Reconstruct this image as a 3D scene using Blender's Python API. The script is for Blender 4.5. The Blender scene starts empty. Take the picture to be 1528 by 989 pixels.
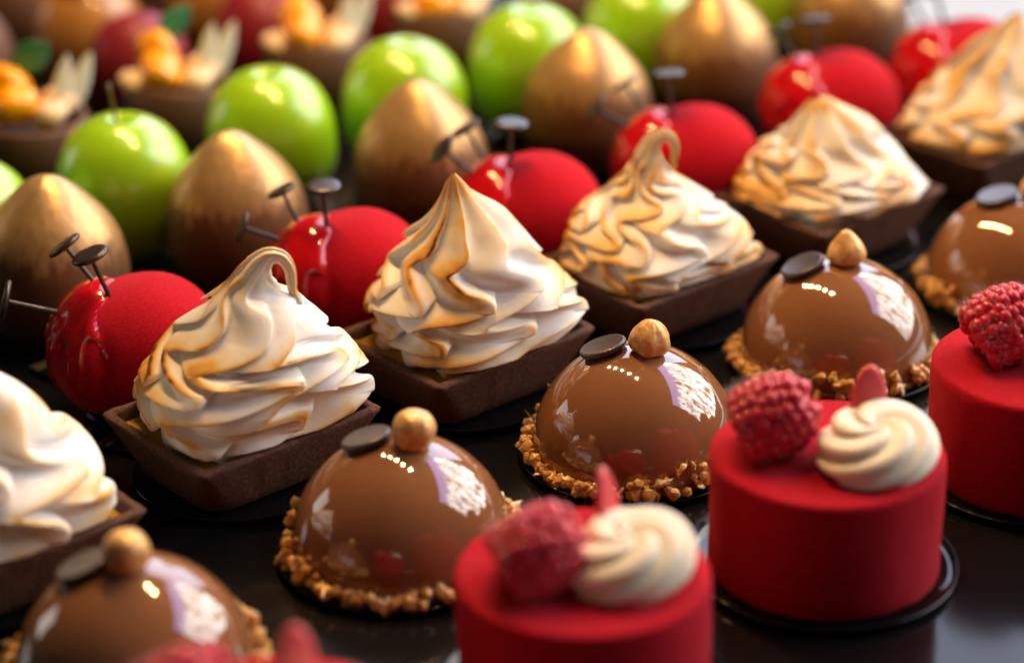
import bpy, bmesh, math, random
import numpy as np
from mathutils import Vector, Matrix, Euler

MM = 0.001
R_ = math.radians
scene = bpy.context.scene
col = scene.collection

# ------------------------------------------------------------------ camera
cam_d = bpy.data.cameras.new('camera')
cam = bpy.data.objects.new('camera', cam_d); col.objects.link(cam)
cam_d.lens = 85.0; cam_d.sensor_width = 36.0
cam_d.clip_start = 0.02; cam_d.clip_end = 60
cam.matrix_world = (Matrix.Translation((0, 0, 0.3249))
                    @ Matrix.Rotation(R_(90 - 25.14), 4, 'X') @ Matrix.Rotation(R_(-1.29), 4, 'Z'))
cam_d.dof.use_dof = True
cam_d.dof.focus_distance = 0.676
cam_d.dof.aperture_fstop = 5.0
cam_d.dof.aperture_blades = 0
scene.camera = cam

# ------------------------------------------------------------------ world and lamps
w = bpy.data.worlds.new('World'); scene.world = w; w.use_nodes = True
bg = w.node_tree.nodes['Background']
bg.inputs[0].default_value = (0.55, 0.47, 0.40, 1); bg.inputs[1].default_value = 0.07

def aim(o, target):
    d = Vector(target) - o.location
    o.rotation_euler = d.to_track_quat('-Z', 'Y').to_euler()

def area(name, loc, target, sx, sy, watts, color):
    l = bpy.data.lights.new(name, 'AREA'); l.shape = 'RECTANGLE'
    l.size = sx; l.size_y = sy; l.energy = watts; l.color = color
    o = bpy.data.objects.new(name, l); col.objects.link(o); o.location = loc; aim(o, target)
    return o

# the big window the pastries stand beside: bright daylight seen through branches, blue sky along its top
win = area('window_light', (1.20, 1.16, 0.86), (0.0, 0.62, 0.0), 1.6, 1.45, 73, (1.0, 0.965, 0.91))
l = win.data; l.use_nodes = True
nt = l.node_tree; N = nt.nodes; L = nt.links
em = N['Emission']
geo = N.new('ShaderNodeNewGeometry')
mp = N.new('ShaderNodeMapping'); mp.inputs['Scale'].default_value = (15, 4.5, 1); mp.inputs['Rotation'].default_value = (0, 0, 0.6)
L.new(geo.outputs['Parametric'], mp.inputs[0])
wv = N.new('ShaderNodeTexNoise'); wv.inputs['Scale'].default_value = 1.0; wv.inputs['Detail'].default_value = 5; wv.inputs['Distortion'].default_value = 1.6
L.new(mp.outputs[0], wv.inputs[0])
rp = N.new('ShaderNodeValToRGB'); rp.color_ramp.elements[0].position = 0.40; rp.color_ramp.elements[0].color = (0.10, 0.085, 0.07, 1)
rp.color_ramp.elements[1].position = 0.56; rp.color_ramp.elements[1].color = (1, 1, 1, 1)
L.new(wv.outputs['Fac'], rp.inputs[0])
sp = N.new('ShaderNodeSeparateXYZ'); L.new(geo.outputs['Parametric'], sp.inputs[0])
def math_node(op, a, b):
    m = N.new('ShaderNodeMath'); m.operation = op
    for i, v in enumerate((a, b)):
        if isinstance(v, (int, float)): m.inputs[i].default_value = v
        else: L.new(v, m.inputs[i])
    return m.outputs[0]
ns = N.new('ShaderNodeTexNoise'); ns.inputs['Scale'].default_value = 9; ns.inputs['Detail'].default_value = 4; L.new(geo.outputs['Parametric'], ns.inputs[0])
vv = math_node('ADD', sp.outputs[1], math_node('MULTIPLY', ns.outputs['Fac'], 0.30))
fr = N.new('ShaderNodeMapRange'); fr.interpolation_type = 'SMOOTHSTEP'
fr.inputs['From Min'].default_value = 0.91; fr.inputs['From Max'].default_value = 1.0
L.new(vv, fr.inputs[0])
mx = N.new('ShaderNodeMix'); mx.data_type = 'RGBA'
L.new(fr.outputs[0], mx.inputs['Factor']); L.new(rp.outputs[0], mx.inputs['A']); mx.inputs['B'].default_value = (0.22, 0.22, 0.46, 1)
L.new(mx.outputs['Result'], em.inputs['Color'])

# a smaller, weaker opening far to the left
area('left_window_light', (-1.5, 1.25, 0.42), (-0.05, 0.7, 0), 0.4, 0.5, 1.2, (1.0, 0.93, 0.84))
# a bluish opening high behind the display
area('back_window_light', (0.36, 2.1, 0.88), (0.03, 0.65, 0), 1.0, 0.95, 12.0, (0.70, 0.78, 1.0))
# row of five small warm spots above the display
for k in range(5):
    f = k / 4
    ld = bpy.data.lights.new('warm_spot', 'POINT'); ld.energy = 2.8; ld.color = (1.0, 0.60, 0.24)
    ld.shadow_soft_size = 0.008
    lo = bpy.data.objects.new('warm_spot', ld); col.objects.link(lo)
    lo.location = (-0.165 + f * 0.215, 0.985 - f * 0.275, 0.52)

scene.view_settings.view_transform = 'Standard'
scene.view_settings.look = 'None'
scene.view_settings.exposure = 0.0
scene.view_settings.gamma = 1.0
scene.view_settings.use_curve_mapping = False
scene.cycles.use_denoising = True
scene.cycles.max_bounces = 8
scene.cycles.caustics_reflective = False
scene.cycles.caustics_refractive = False
scene.cycles.sample_clamp_indirect = 6

# ------------------------------------------------------------------ materials
MATS = {}
def mat(name, color=(0.8, 0.8, 0.8), rough=0.5, **kw):
    m = bpy.data.materials.new(name); m.use_nodes = True
    b = m.node_tree.nodes['Principled BSDF']
    b.inputs['Base Color'].default_value = (*color, 1); b.inputs['Roughness'].default_value = rough
    for k, v in kw.items():
        b.inputs[k.replace('_', ' ')].default_value = v
    MATS[name] = m
    return m, m.node_tree.nodes, m.node_tree.links, b

def bump(nodes, links, b, scale, strength, dist, detail=3, stretch=None, rough=0.6):
    tc = nodes.new('ShaderNodeTexCoord'); n = nodes.new('ShaderNodeTexNoise')
    n.inputs['Scale'].default_value = scale; n.inputs['Detail'].default_value = detail; n.inputs['Roughness'].default_value = rough
    src = tc.outputs['Object']
    if stretch:
        mpn = nodes.new('ShaderNodeMapping'); mpn.inputs['Scale'].default_value = stretch
        links.new(src, mpn.inputs[0]); src = mpn.outputs[0]
    links.new(src, n.inputs['Vector'])
    bp = nodes.new('ShaderNodeBump'); bp.inputs['Strength'].default_value = strength; bp.inputs['Distance'].default_value = dist
    links.new(n.outputs['Fac'], bp.inputs['Height']); links.new(bp.outputs[0], b.inputs['Normal'])
    return n

def colour_noise(nodes, links, b, scale, stops, detail=4, stretch=None):
    tc = nodes.new('ShaderNodeTexCoord'); n = nodes.new('ShaderNodeTexNoise')
    n.inputs['Scale'].default_value = scale; n.inputs['Detail'].default_value = detail
    src = tc.outputs['Object']
    if stretch:
        mpn = nodes.new('ShaderNodeMapping'); mpn.inputs['Scale'].default_value = stretch
        links.new(src, mpn.inputs[0]); src = mpn.outputs[0]
    links.new(src, n.inputs['Vector'])
    r = nodes.new('ShaderNodeValToRGB'); cr = r.color_ramp
    while len(cr.elements) < len(stops): cr.elements.new(0.5)
    for e, (p, c) in zip(cr.elements, stops): e.position = p; e.color = (*c, 1)
    links.new(n.outputs['Fac'], r.inputs[0]); links.new(r.outputs[0], b.inputs['Base Color'])
    return r

m, n, k, b = mat('milk_chocolate_glaze', (0.24, 0.1, 0.04), 0.07, Coat_Weight=1.0, Coat_Roughness=0.03, Specular_IOR_Level=0.6)
colour_noise(n, k, b, 60, [(0.3, (0.26, 0.108, 0.042)), (0.7, (0.295, 0.126, 0.050))], 2)
bump(n, k, b, 70, 0.10, 0.0012, 2)
m, n, k, b = mat('dark_chocolate', (0.062, 0.046, 0.040), 0.30, Specular_IOR_Level=0.6); bump(n, k, b, 900, 0.25, 0.0003)
m, n, k, b = mat('dark_pin_chocolate', (0.022, 0.012, 0.010), 0.34, Specular_IOR_Level=0.7); bump(n, k, b, 900, 0.2, 0.0003)
m, n, k, b = mat('gold_leaf_nut', (0.80, 0.44, 0.13), 0.38, Metallic=0.18, Specular_IOR_Level=0.6)
colour_noise(n, k, b, 420, [(0.3, (0.60, 0.30, 0.07)), (0.62, (0.85, 0.50, 0.17))], 4); bump(n, k, b, 800, 0.35, 0.0005)
m, n, k, b = mat('cookie', (0.22, 0.10, 0.035), 0.8); bump(n, k, b, 1400, 0.6, 0.0006)
for nm, c in (('nut_brown', (0.74, 0.40, 0.10)), ('nut_pale', (0.92, 0.71, 0.38)), ('nut_honey', (0.88, 0.56, 0.17))):
    m, n, k, b = mat(nm, c, 0.3, Specular_IOR_Level=0.6, Coat_Weight=0.4, Coat_Roughness=0.15)
    bump(n, k, b, 1500, 0.4, 0.0004)
m, n, k, b = mat('red_velvet', (0.50, 0.003, 0.014), 0.85, Sheen_Weight=0.35, Sheen_Roughness=0.35, Sheen_Tint=(1, 0.16, 0.2, 1), Specular_IOR_Level=0.15)
colour_noise(n, k, b, 1300, [(0.35, (0.44, 0.002, 0.011)), (0.7, (0.62, 0.005, 0.020))], 3)
tc = n.new('ShaderNodeTexCoord'); nz = n.new('ShaderNodeTexNoise'); nz.inputs['Scale'].default_value = 55; nz.inputs['Detail'].default_value = 5; k.new(tc.outputs['Object'], nz.inputs[0])
mr = n.new('ShaderNodeMapRange'); mr.inputs['From Min'].default_value = 0.4; mr.inputs['From Max'].default_value = 0.65; mr.inputs['To Min'].default_value = 0.15; mr.inputs['To Max'].default_value = 0.75; k.new(nz.outputs['Fac'], mr.inputs[0]); k.new(mr.outputs[0], b.inputs['Sheen Weight'])
bump(n, k, b, 3200, 0.85, 0.00045, 3)
m, n, k, b = mat('red_syrup', (0.50, 0.004, 0.009), 0.12, Specular_IOR_Level=0.5)
m, n, k, b = mat('raspberry_skin', (0.58, 0.010, 0.035), 0.24, Subsurface_Weight=0.35, Subsurface_Scale=0.0015, Sheen_Weight=0.1, Sheen_Tint=(1, 0.7, 0.75, 1), Specular_IOR_Level=0.45)
b.inputs['Subsurface Radius'].default_value = (1, 0.2, 0.2)
m, n, k, b = mat('raspberry_hair', (0.62, 0.40, 0.40), 0.6)
m, n, k, b = mat('vanilla_cream', (0.88, 0.79, 0.62), 0.42, Subsurface_Weight=0.35, Subsurface_Scale=0.002)
b.inputs['Subsurface Radius'].default_value = (1, 0.7, 0.4); bump(n, k, b, 700, 0.12, 0.0004)
m, n, k, b = mat('pink_petal', (0.74, 0.10, 0.10), 0.3, Subsurface_Weight=0.3, Subsurface_Scale=0.002)
m, n, k, b = mat('cocoa_shell', (0.075, 0.027, 0.015), 0.72, Specular_IOR_Level=0.35)
colour_noise(n, k, b, 900, [(0.3, (0.070, 0.026, 0.015)), (0.55, (0.125, 0.050, 0.029)), (0.78, (0.23, 0.11, 0.07))], 5); bump(n, k, b, 2600, 0.8, 0.0006, 4)
m, n, k, b = mat('lemon_curd', (0.50, 0.29, 0.02), 0.1, Coat_Weight=0.6, Subsurface_Weight=0.3, Subsurface_Scale=0.002)
m, n, k, b = mat('green_glaze', (0.33, 0.62, 0.005), 0.3, Coat_Weight=0.9, Coat_Roughness=0.12, Subsurface_Weight=0.2, Subsurface_Scale=0.003)
m, n, k, b = mat('stem_brown', (0.16, 0.11, 0.03), 0.5)
m, n, k, b = mat('bowl_cocoa', (0.12, 0.052, 0.028), 0.6); bump(n, k, b, 700, 0.4, 0.0005)
m, n, k, b = mat('mango', (0.95, 0.38, 0.001), 0.25, Coat_Weight=0.4); bump(n, k, b, 500, 0.3, 0.0008)
m, n, k, b = mat('pale_mousse', (0.84, 0.64, 0.42), 0.45, Subsurface_Weight=0.3, Subsurface_Scale=0.002)
m, n, k, b = mat('white_chocolate', (0.82, 0.76, 0.64), 0.4)
m, n, k, b = mat('mint_green', (0.03, 0.20, 0.09), 0.4)
m, n, k, b = mat('far_red', (0.22, 0.008, 0.02), 0.45)
m, n, k, b = mat('caramel', (0.42, 0.19, 0.04), 0.3, Coat_Weight=0.5)
m, n, k, b = mat('pink_mousse', (0.55, 0.22, 0.20), 0.5)
m, n, k, b = mat('black_board', (0.005, 0.005, 0.006), 0.08, Specular_IOR_Level=0.4)
m, n, k, b = mat('gold_foil', (0.55, 0.38, 0.13), 0.35, Metallic=1.0)
m, n, k, b = mat('black_tray', (0.006, 0.006, 0.0065), 0.14, Specular_IOR_Level=0.28); bump(n, k, b, 90, 0.06, 0.0006)
m, n, k, b = mat('table_cloth', (0.42, 0.46, 0.50), 0.6); bump(n, k, b, 900, 0.2, 0.0004)

# gold sprayed cake: gold lustre over the crown thinning into cocoa brown at the foot
m, n, k, b = mat('gold_spray', (0.5, 0.3, 0.1), 0.38, Specular_IOR_Level=0.5)
tc = n.new('ShaderNodeTexCoord'); sx = n.new('ShaderNodeSeparateXYZ'); k.new(tc.outputs['Object'], sx.inputs[0])
mpn = n.new('ShaderNodeMapping'); mpn.inputs['Scale'].default_value = (1, 1, 0.18); k.new(tc.outputs['Object'], mpn.inputs[0])
nz = n.new('ShaderNodeTexNoise'); nz.inputs['Scale'].default_value = 420; nz.inputs['Detail'].default_value = 4; k.new(mpn.outputs[0], nz.inputs[0])
ml = n.new('ShaderNodeMath'); ml.operation = 'MULTIPLY_ADD'; ml.inputs[1].default_value = 0.024; k.new(nz.outputs['Fac'], ml.inputs[0]); k.new(sx.outputs[2], ml.inputs[2])
mr = n.new('ShaderNodeMapRange'); mr.inputs['From Min'].default_value = 0.017; mr.inputs['From Max'].default_value = 0.069; k.new(ml.outputs[0], mr.inputs[0])
rr = n.new('ShaderNodeValToRGB'); cr = rr.color_ramp
cr.elements[0].position = 0.0; cr.elements[0].color = (0.07, 0.025, 0.007, 1)
cr.elements[1].position = 1.0; cr.elements[1].color = (0.62, 0.41, 0.18, 1)
e = cr.elements.new(0.46); e.color = (0.17, 0.070, 0.018, 1)
e = cr.elements.new(0.58); e.color = (0.46, 0.27, 0.10, 1)
k.new(mr.outputs[0], rr.inputs[0]); k.new(rr.outputs[0], b.inputs['Base Color'])
mm_ = n.new('ShaderNodeMapRange'); mm_.inputs['From Min'].default_value = 0.47; mm_.inputs['From Max'].default_value = 0.58; mm_.inputs['To Min'].default_value = 0.05; mm_.inputs['To Max'].default_value = 0.5
k.new(mr.outputs[0], mm_.inputs[0]); k.new(mm_.outputs[0], b.inputs['Metallic'])
mq = n.new('ShaderNodeMapRange'); mq.inputs['From Min'].default_value = 0.47; mq.inputs['From Max'].default_value = 0.6; mq.inputs['To Min'].default_value = 0.6; mq.inputs['To Max'].default_value = 0.36
k.new(mr.outputs[0], mq.inputs[0]); k.new(mq.outputs[0], b.inputs['Roughness'])
bp = n.new('ShaderNodeBump'); bp.inputs['Strength'].default_value = 0.35; bp.inputs['Distance'].default_value = 0.0006
k.new(nz.outputs['Fac'], bp.inputs['Height']); k.new(bp.outputs[0], b.inputs['Normal'])

# torched meringue: the "toast" attribute is browning left by the torch on ridges and lips
m, n, k, b = mat('torched_meringue', (0.9, 0.88, 0.84), 0.38, Specular_IOR_Level=0.4, Subsurface_Weight=0.3, Subsurface_Scale=0.0016)
b.inputs['Subsurface Radius'].default_value = (1.0, 0.75, 0.5)
at = n.new('ShaderNodeAttribute'); at.attribute_name = 'toast'
tc = n.new('ShaderNodeTexCoord'); nz = n.new('ShaderNodeTexNoise'); nz.inputs['Scale'].default_value = 260; nz.inputs['Detail'].default_value = 4
k.new(tc.outputs['Object'], nz.inputs[0])
ma = n.new('ShaderNodeMath'); ma.operation = 'MULTIPLY_ADD'; ma.inputs[1].default_value = 0.9; ma.inputs[2].default_value = 0.55
k.new(nz.outputs['Fac'], ma.inputs[0])
mu = n.new('ShaderNodeMath'); mu.operation = 'MULTIPLY'; k.new(ma.outputs[0], mu.inputs[0]); k.new(at.outputs['Fac'], mu.inputs[1])
rr = n.new('ShaderNodeValToRGB'); cr = rr.color_ramp
cr.elements[0].position = 0.02; cr.elements[0].color = (0.93, 0.905, 0.86, 1)
cr.elements[1].position = 1.0; cr.elements[1].color = (0.11, 0.035, 0.008, 1)
for p_, c_ in ((0.24, (0.86, 0.70, 0.46)), (0.48, (0.82, 0.46, 0.105)), (0.78, (0.55, 0.24, 0.04))):
    e = cr.elements.new(p_); e.color = (*c_, 1)
k.new(mu.outputs[0], rr.inputs[0]); k.new(rr.outputs[0], b.inputs['Base Color'])
nz2 = n.new('ShaderNodeTexNoise'); nz2.inputs['Scale'].default_value = 700; k.new(tc.outputs['Object'], nz2.inputs[0])
bp = n.new('ShaderNodeBump'); bp.inputs['Strength'].default_value = 0.12; bp.inputs['Distance'].default_value = 0.0004
k.new(nz2.outputs['Fac'], bp.inputs['Height']); k.new(bp.outputs[0], b.inputs['Normal'])

# ------------------------------------------------------------------ helpers
def link(name, me, m, parent=None, smooth=True):
    if smooth:
        me.polygons.foreach_set('use_smooth', np.ones(len(me.polygons), dtype=bool))
    if m:
        if me.materials and me.materials[0] != MATS[m]:
            me = me.copy(); me.materials.clear()
        if not me.materials: me.materials.append(MATS[m])
    o = bpy.data.objects.new(name, me); col.objects.link(o)
    if parent: o.parent = parent
    return o

def mesh_np(name, verts, quads):
    """verts in millimetres"""
    me = bpy.data.meshes.new(name)
    v = np.asarray(verts, dtype=np.float32) * MM
    q = np.asarray(quads, dtype=np.int32)
    me.vertices.add(len(v)); me.vertices.foreach_set('co', v.ravel())
    nq, w_ = q.shape
    me.loops.add(nq * w_); me.loops.foreach_set('vertex_index', q.ravel())
    me.polygons.add(nq); me.polygons.foreach_set('loop_start', np.arange(0, nq * w_, w_, dtype=np.int32))
    me.update(calc_edges=True); me.validate()
    return me

def grid_quads(nt, nth):
    i = np.arange(nt - 1)[:, None]; j = np.arange(nth)[None, :]
    a = i * nth + j; b_ = i * nth + (j + 1) % nth
    return np.stack([a, b_, b_ + nth, a + nth], -1).reshape(-1, 4)

def grid_mesh(name, P):
    """P: (nt, nth, 3) rings bottom to top, closed round"""
    return mesh_np(name, P.reshape(-1, 3), grid_quads(P.shape[0], P.shape[1]))

def catmull(pts, n):
    p = np.asarray(pts, float); m_ = len(p)
    p = np.vstack([2 * p[0] - p[1], p, 2 * p[-1] - p[-2]])
    t = np.linspace(0, m_ - 1 - 1e-9, n); i = t.astype(int); f = (t - i)[:, None]
    a, b_, c, d = p[i], p[i + 1], p[i + 2], p[i + 3]
    return 0.5 * (2 * b_ + (c - a) * f + (2 * a - 5 * b_ + 4 * c - d) * f ** 2 + (3 * b_ - a - 3 * c + d) * f ** 3)

def revolve(name, prof, nth=64, n=None, warp=None):
    pr = catmull(prof, n) if n else np.asarray(prof, float)
    th = np.linspace(0, 2 * np.pi, nth, endpoint=False)
    P = np.empty((len(pr), nth, 3))
    P[..., 0] = pr[:, :1] * np.cos(th); P[..., 1] = pr[:, :1] * np.sin(th); P[..., 2] = pr[:, 1:2]
    if warp is not None: P = warp(P, th)
    return grid_mesh(name, P)

def sstep(a, b_, x):
    t = np.clip((x - a) / (b_ - a), 0, 1); return t * t * (3 - 2 * t)

def fnoise(P, seed, scale, octs=3):
    """cheap smooth 3-D noise in -1..1 from sums of sinusoids"""
    rg = np.random.RandomState(seed); out = 0; amp = 1; tot = 0
    for o in range(octs):
        for _ in range(3):
            d = rg.normal(size=3); d /= np.linalg.norm(d)
            out = out + amp * np.sin(P @ d * (scale * 2 ** o) + rg.uniform(0, 6.28) + 1.3 * np.sin(P @ rg.normal(size=3) * scale * 0.6 * 2 ** o))
        tot += amp * 1.8; amp *= 0.55
    return np.clip(out / tot, -1, 1)

def thing(name, label, cat, x, y, z=0.0, rz=0.0, group=None):
    o = bpy.data.objects.new(name, None); col.objects.link(o)
    o.location = (x * MM, y * MM, z * MM); o.rotation_euler = (0, 0, rz)
    o.empty_display_size = 0.01
    o['label'] = label; o['category'] = cat
    if group: o['group'] = group
    return o

def bm_mesh(name, bm):
    for v in bm.verts: v.co *= MM
    me = bpy.data.meshes.new(name); bm.to_mesh(me); bm.free(); return me

def box_bm(bm, cx, cy, cz, sx, sy, sz, rot=0.0, bev=0.0):
    M_ = Matrix.Translation((cx, cy, cz)) @ Matrix.Rotation(rot, 4, 'Z') @ Matrix.Diagonal((sx, sy, sz, 1))
    r = bmesh.ops.create_cube(bm, size=1, matrix=M_)
    if bev:
        es = list({e_ for v in r['verts'] for e_ in v.link_edges})
        bmesh.ops.bevel(bm, geom=es, offset=bev, segments=3, profile=0.6, affect='EDGES')

# ------------------------------------------------------------------ the setting
bm = bmesh.new()
bmesh.ops.create_cube(bm, size=1, matrix=Matrix.Translation((0, 900, -62)) @ Matrix.Diagonal((6000, 5000, 100, 1)))
o = link('table_top', bm_mesh('table_top', bm), 'table_cloth', smooth=False); o['kind'] = 'structure'

ROW = R_(39.6)
U = np.array([math.cos(ROW), math.sin(ROW)]); V = np.array([-math.sin(ROW), math.cos(ROW)])
bm = bmesh.new()
uc, vc, su, sv = 172, 700, 1144, 1000
c_ = U * uc + V * vc
box_bm(bm, c_[0], c_[1], -6, su, sv, 12, ROW, 2.5)
o = link('serving_tray', bm_mesh('serving_tray', bm), 'black_tray', smooth=False)
o['label'] = 'large glossy black serving tray under all the pastries'; o['category'] = 'tray'

# ------------------------------------------------------------------ boards
def board(x, y, r, label, group, tabs=(), gold=False):
    t = thing('cake_board', label, 'cake board', x, y, 0.2, 0, group)
    prof = [(0.01, 1.0), (r - 3.2, 1.0), (r - 2.4, 1.05), (r - 1.5, 1.25), (r - 0.7, 1.8), (r - 0.3, 2.1), (r, 2.1), (r + 0.05, 1.9), (r - 0.4, 1.2), (r - 1.4, 0.4), (r - 2.2, 0.0), (0.01, 0.0)]
    link('disc', revolve('disc', prof, 96), 'black_board', t)
    for ang, length in tabs:
        a = R_(ang); bm = bmesh.new()
        mid = (r - 2 + length) / 2
        box_bm(bm, math.cos(a) * mid, math.sin(a) * mid, 1.2, length - r + 2, 15, 0.9, a, 0.3)
        tb = link('tab', bm_mesh('tab', bm), 'black_board', t, smooth=False)
        if gold:
            for d in (0.5, 2.9):
                bm = bmesh.new()
                box_bm(bm, math.cos(a) * (length - d), math.sin(a) * (length - d), 1.76, 1.1, 14.4, 0.25, a)
                link('gold_edge', bm_mesh('gold_edge', bm), 'gold_foil', tb, smooth=False)
    return t
ZB = 1.2   # top of a board's floor

# ------------------------------------------------------------------ torched meringue tarts
def meringue(name, seed, prof, spine, n=7, low=3.4, wamp=2.6, wf=3.0, ta=0.0, sq=0.11, bare=0.0, left=0.35, res=1.0, amp=1.0, tip_h=0.8, wtop=0.6, start=0.0):
    """prof: (z, R) of the silhouette; spine: (x, z) line of centres, may hook over. Petal edges follow mesh columns."""
    rg = np.random.RandomState(seed)
    nt_ = int(300 * res)
    C = catmull(spine, 800)
    seg = np.r_[0, np.cumsum(np.hypot(*np.diff(C, axis=0).T))]; tt = seg / seg[-1]
    t = np.linspace(0, 1, nt_); t = np.where(t < 0, 0, t)
    cx = np.interp(t, tt, C[:, 0]); cz = np.interp(t, tt, C[:, 1])
    pt = np.array(prof, float)                    # columns: t, R
    pp = catmull(pt, 800); Rr = np.interp(t, np.maximum.accumulate(pp[:, 0]), np.maximum(pp[:, 1], 0.25))
    dx = np.gradient(cx); dz = np.gradient(cz); alpha = np.arctan2(dx, dz)
    alpha = alpha * sstep(0.55, 0.75, t)
    # non-uniform columns within each petal, dense at the lip
    s0 = np.r_[np.linspace(0, 0.76, 13, endpoint=False), np.linspace(0.76, 1.0, 15, endpoint=False)]
    uu = catmull([(0, 0, 0), (0.20, 0.215, 0.16), (0.40, 0.43, 0.46), (0.60, 0.655, 0.78), (0.74, 0.83, 0.955), (0.80, 0.925, 1.0), (0.845, 0.99, 0.98), (0.885, 1.02, 0.86), (0.92, 0.995, 0.62), (0.955, 0.955, 0.30), (0.98, 0.965, 0.08), (1.0, 1.0, 0.0)], 600)
    um = np.interp(s0, uu[:, 0], uu[:, 1]); hm = np.interp(s0, uu[:, 0], uu[:, 2])
    m_ = len(s0)
    phi = (np.arange(n)[:, None] + s0[None, :]).ravel() * 2 * np.pi
    S = np.tile(s0, n); Uo = np.tile(um - s0, n); Hh = np.tile(hm, n); pid = np.repeat(np.arange(n), m_)
    g = 1 - sstep(0.20, 0.44, t)
    K = np.cumsum(0.10 + g) ; K = K / K[-1] * 2 * np.pi * low
    env = sstep(0.02, 0.12, t) * (1 - sstep(0.50, 0.74, t))
    p0, p1, p2 = rg.uniform(0, 6.28, 3)
    # every petal edge meanders on its own phase, neighbours alike
    pph = np.cumsum(rg.uniform(-0.9, 0.9, n)); pph -= np.linspace(0, pph[-1], n)
    def env_at(q): return sstep(0.02, 0.12, q) * (1 - sstep(0.50, 0.74, q))
    def warp(th, tcol):
        return wamp * env[:, None] * np.sin(2 * np.pi * wf * tcol + p0 + 0.9 * np.sin(th + p1) + 0.8 * np.sin(2 * th + p2) + 0.35 * np.sin(3 * th + p0)) \
            + 0.32 * wamp * env_at(tcol) * np.sin(2 * np.pi * wf * 1.63 * tcol + p2 + np.sin(2 * th + p0)) \
            + wtop * sstep(0.3, 0.5, tcol) * (1 - sstep(0.75, 0.95, tcol)) * np.sin(2 * np.pi * 2.0 * tcol + p1 + np.sin(th + p2)) \
            + 0.7 * np.sin(2 * th + p2) * (1 - 0.6 * tcol)
    tc_ = t[:, None]
    th = (phi[None, :] + K[:, None]) / n + start + np.zeros((nt_, 1))
    base = th.copy()
    for _ in range(14):
        th = 0.5 * th + 0.5 * (base - warp(th, tc_) / n)
    # gradient of phi over the surface (per mm)
    e_ = 1e-3
    gth = (n + (warp(th + e_, tc_) - warp(th - e_, tc_)) / (2 * e_)) / np.maximum(Rr, 0.4)[:, None]
    dl = np.hypot(np.gradient(cx), np.hypot(np.gradient(cz), np.gradient(Rr)))[:, None] + 1e-6
    Wt = warp(base * 0 + th, tc_)
    env_full = env
    def warp_t(th, sh):
        ts = np.clip(t + sh, 0, 1)
        ev = sstep(0.02, 0.12, ts) * (1 - sstep(0.50, 0.74, ts))
        tcol = ts[:, None]
        return wamp * ev[:, None] * np.sin(2 * np.pi * wf * tcol + p0 + 0.9 * np.sin(th + p1) + 0.8 * np.sin(2 * th + p2) + 0.35 * np.sin(3 * th + p0)) \
            + 0.32 * wamp * env_at(tcol) * np.sin(2 * np.pi * wf * 1.63 * tcol + p2 + np.sin(2 * th + p0)) \
            + wtop * sstep(0.3, 0.5, tcol) * (1 - sstep(0.75, 0.95, tcol)) * np.sin(2 * np.pi * 2.0 * tcol + p1 + np.sin(th + p2)) \
            + 0.7 * np.sin(2 * th + p2) * (1 - 0.6 * tcol)
    dt = 1e-3
    dWdt = (warp_t(th, dt) - warp_t(th, -dt)) / (2 * dt)
    gt = (-np.gradient(K, t)[:, None] + dWdt) * (1.0 / nt_) / dl
    g2 = gth ** 2 + gt ** 2
    lam = 2 * np.pi / np.sqrt(g2)
    pa = rg.uniform(0.75, 1.2, n)[pid][None, :]
    A = np.minimum(0.55 * np.maximum(lam, 8.5), 5.6 - 2.4 * sstep(0.4, 0.8, tc_)) * np.minimum(1, Rr[:, None] / 9.0) * pa * amp
    A = np.minimum(A, 0.34 * Rr[:, None])
    A = A * sstep(0.0, 0.05, tc_)
    # displacement along the petal direction: lips hang over the next petal
    sh = np.minimum(lam, 9) * Uo[None, :] * 0.16 * np.minimum(lam, 9)
    th2 = th + sh * gth / np.maximum(Rr, 0.4)[:, None]
    lz = sh * gt                                    # mm along the slope
    th0 = th2
    sqf = (1 + (-0.6 * sq * np.cos(4 * (th0 - ta)) + 0.06 * np.cos(2 * (th0 - ta))) * (1 - sstep(0.12, 0.55, tc_))) * (1 - 0.17 * (1 - sstep(0.02, 0.35, tc_)) - 0.03)
    rad = (Rr[:, None] - 0.55 * A) * sqf + A * Hh[None, :]
    lump = 1 + 0.035 * np.sin(3 * th0 + 9 * tc_ + p0) * (1 - sstep(0.6, 0.9, tc_)) + 0.03 * np.sin(2 * th0 - 14 * tc_ + p1) * (1 - sstep(0.6, 0.9, tc_))
    rad = rad * lump
    droop = -0.35 * A * Hh[None, :] * (1 - sstep(0.45, 0.8, tc_))
    ca, sa = np.cos(alpha)[:, None], np.sin(alpha)[:, None]
    ex = rad * np.cos(th0)
    P = np.empty((nt_, len(phi), 3))
    # slope motion follows the profile
    sl = np.stack([np.gradient(cz), np.gradient(Rr)], 1); sl /= np.linalg.norm(sl, axis=1)[:, None] + 1e-9
    lz = lz * (1 - sstep(0.6, 0.8, tc_))
    ex = ex + lz * sl[:, 1:2] * np.cos(th0)
    P[..., 0] = cx[:, None] + ex * ca
    P[..., 1] = (rad + lz * sl[:, 1:2]) * np.sin(th0)
    P[..., 2] = cz[:, None] - ex * sa + droop + lz * sl[:, 0:1]
    P[..., 2] = np.maximum(P[..., 2], 18.7)
    # the foot of the swirl is held by the rim of its tart
    rc, rs = math.cos(ta), math.sin(ta)
    qx = P[..., 0] * rc + P[..., 1] * rs; qy = (-P[..., 0] * rs + P[..., 1] * rc) * (LX - 4) / (LY - 4)
    mxx = (np.abs(qx) ** 6 + np.abs(qy) ** 6) ** (1 / 6); lim = LX - 5.2 + 14 * sstep(21.3, 25.5, P[..., 2])
    kf = np.where(mxx > lim, (lim + (mxx - lim) * 0.1) / np.maximum(mxx, 1e-3), 1.0)
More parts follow.
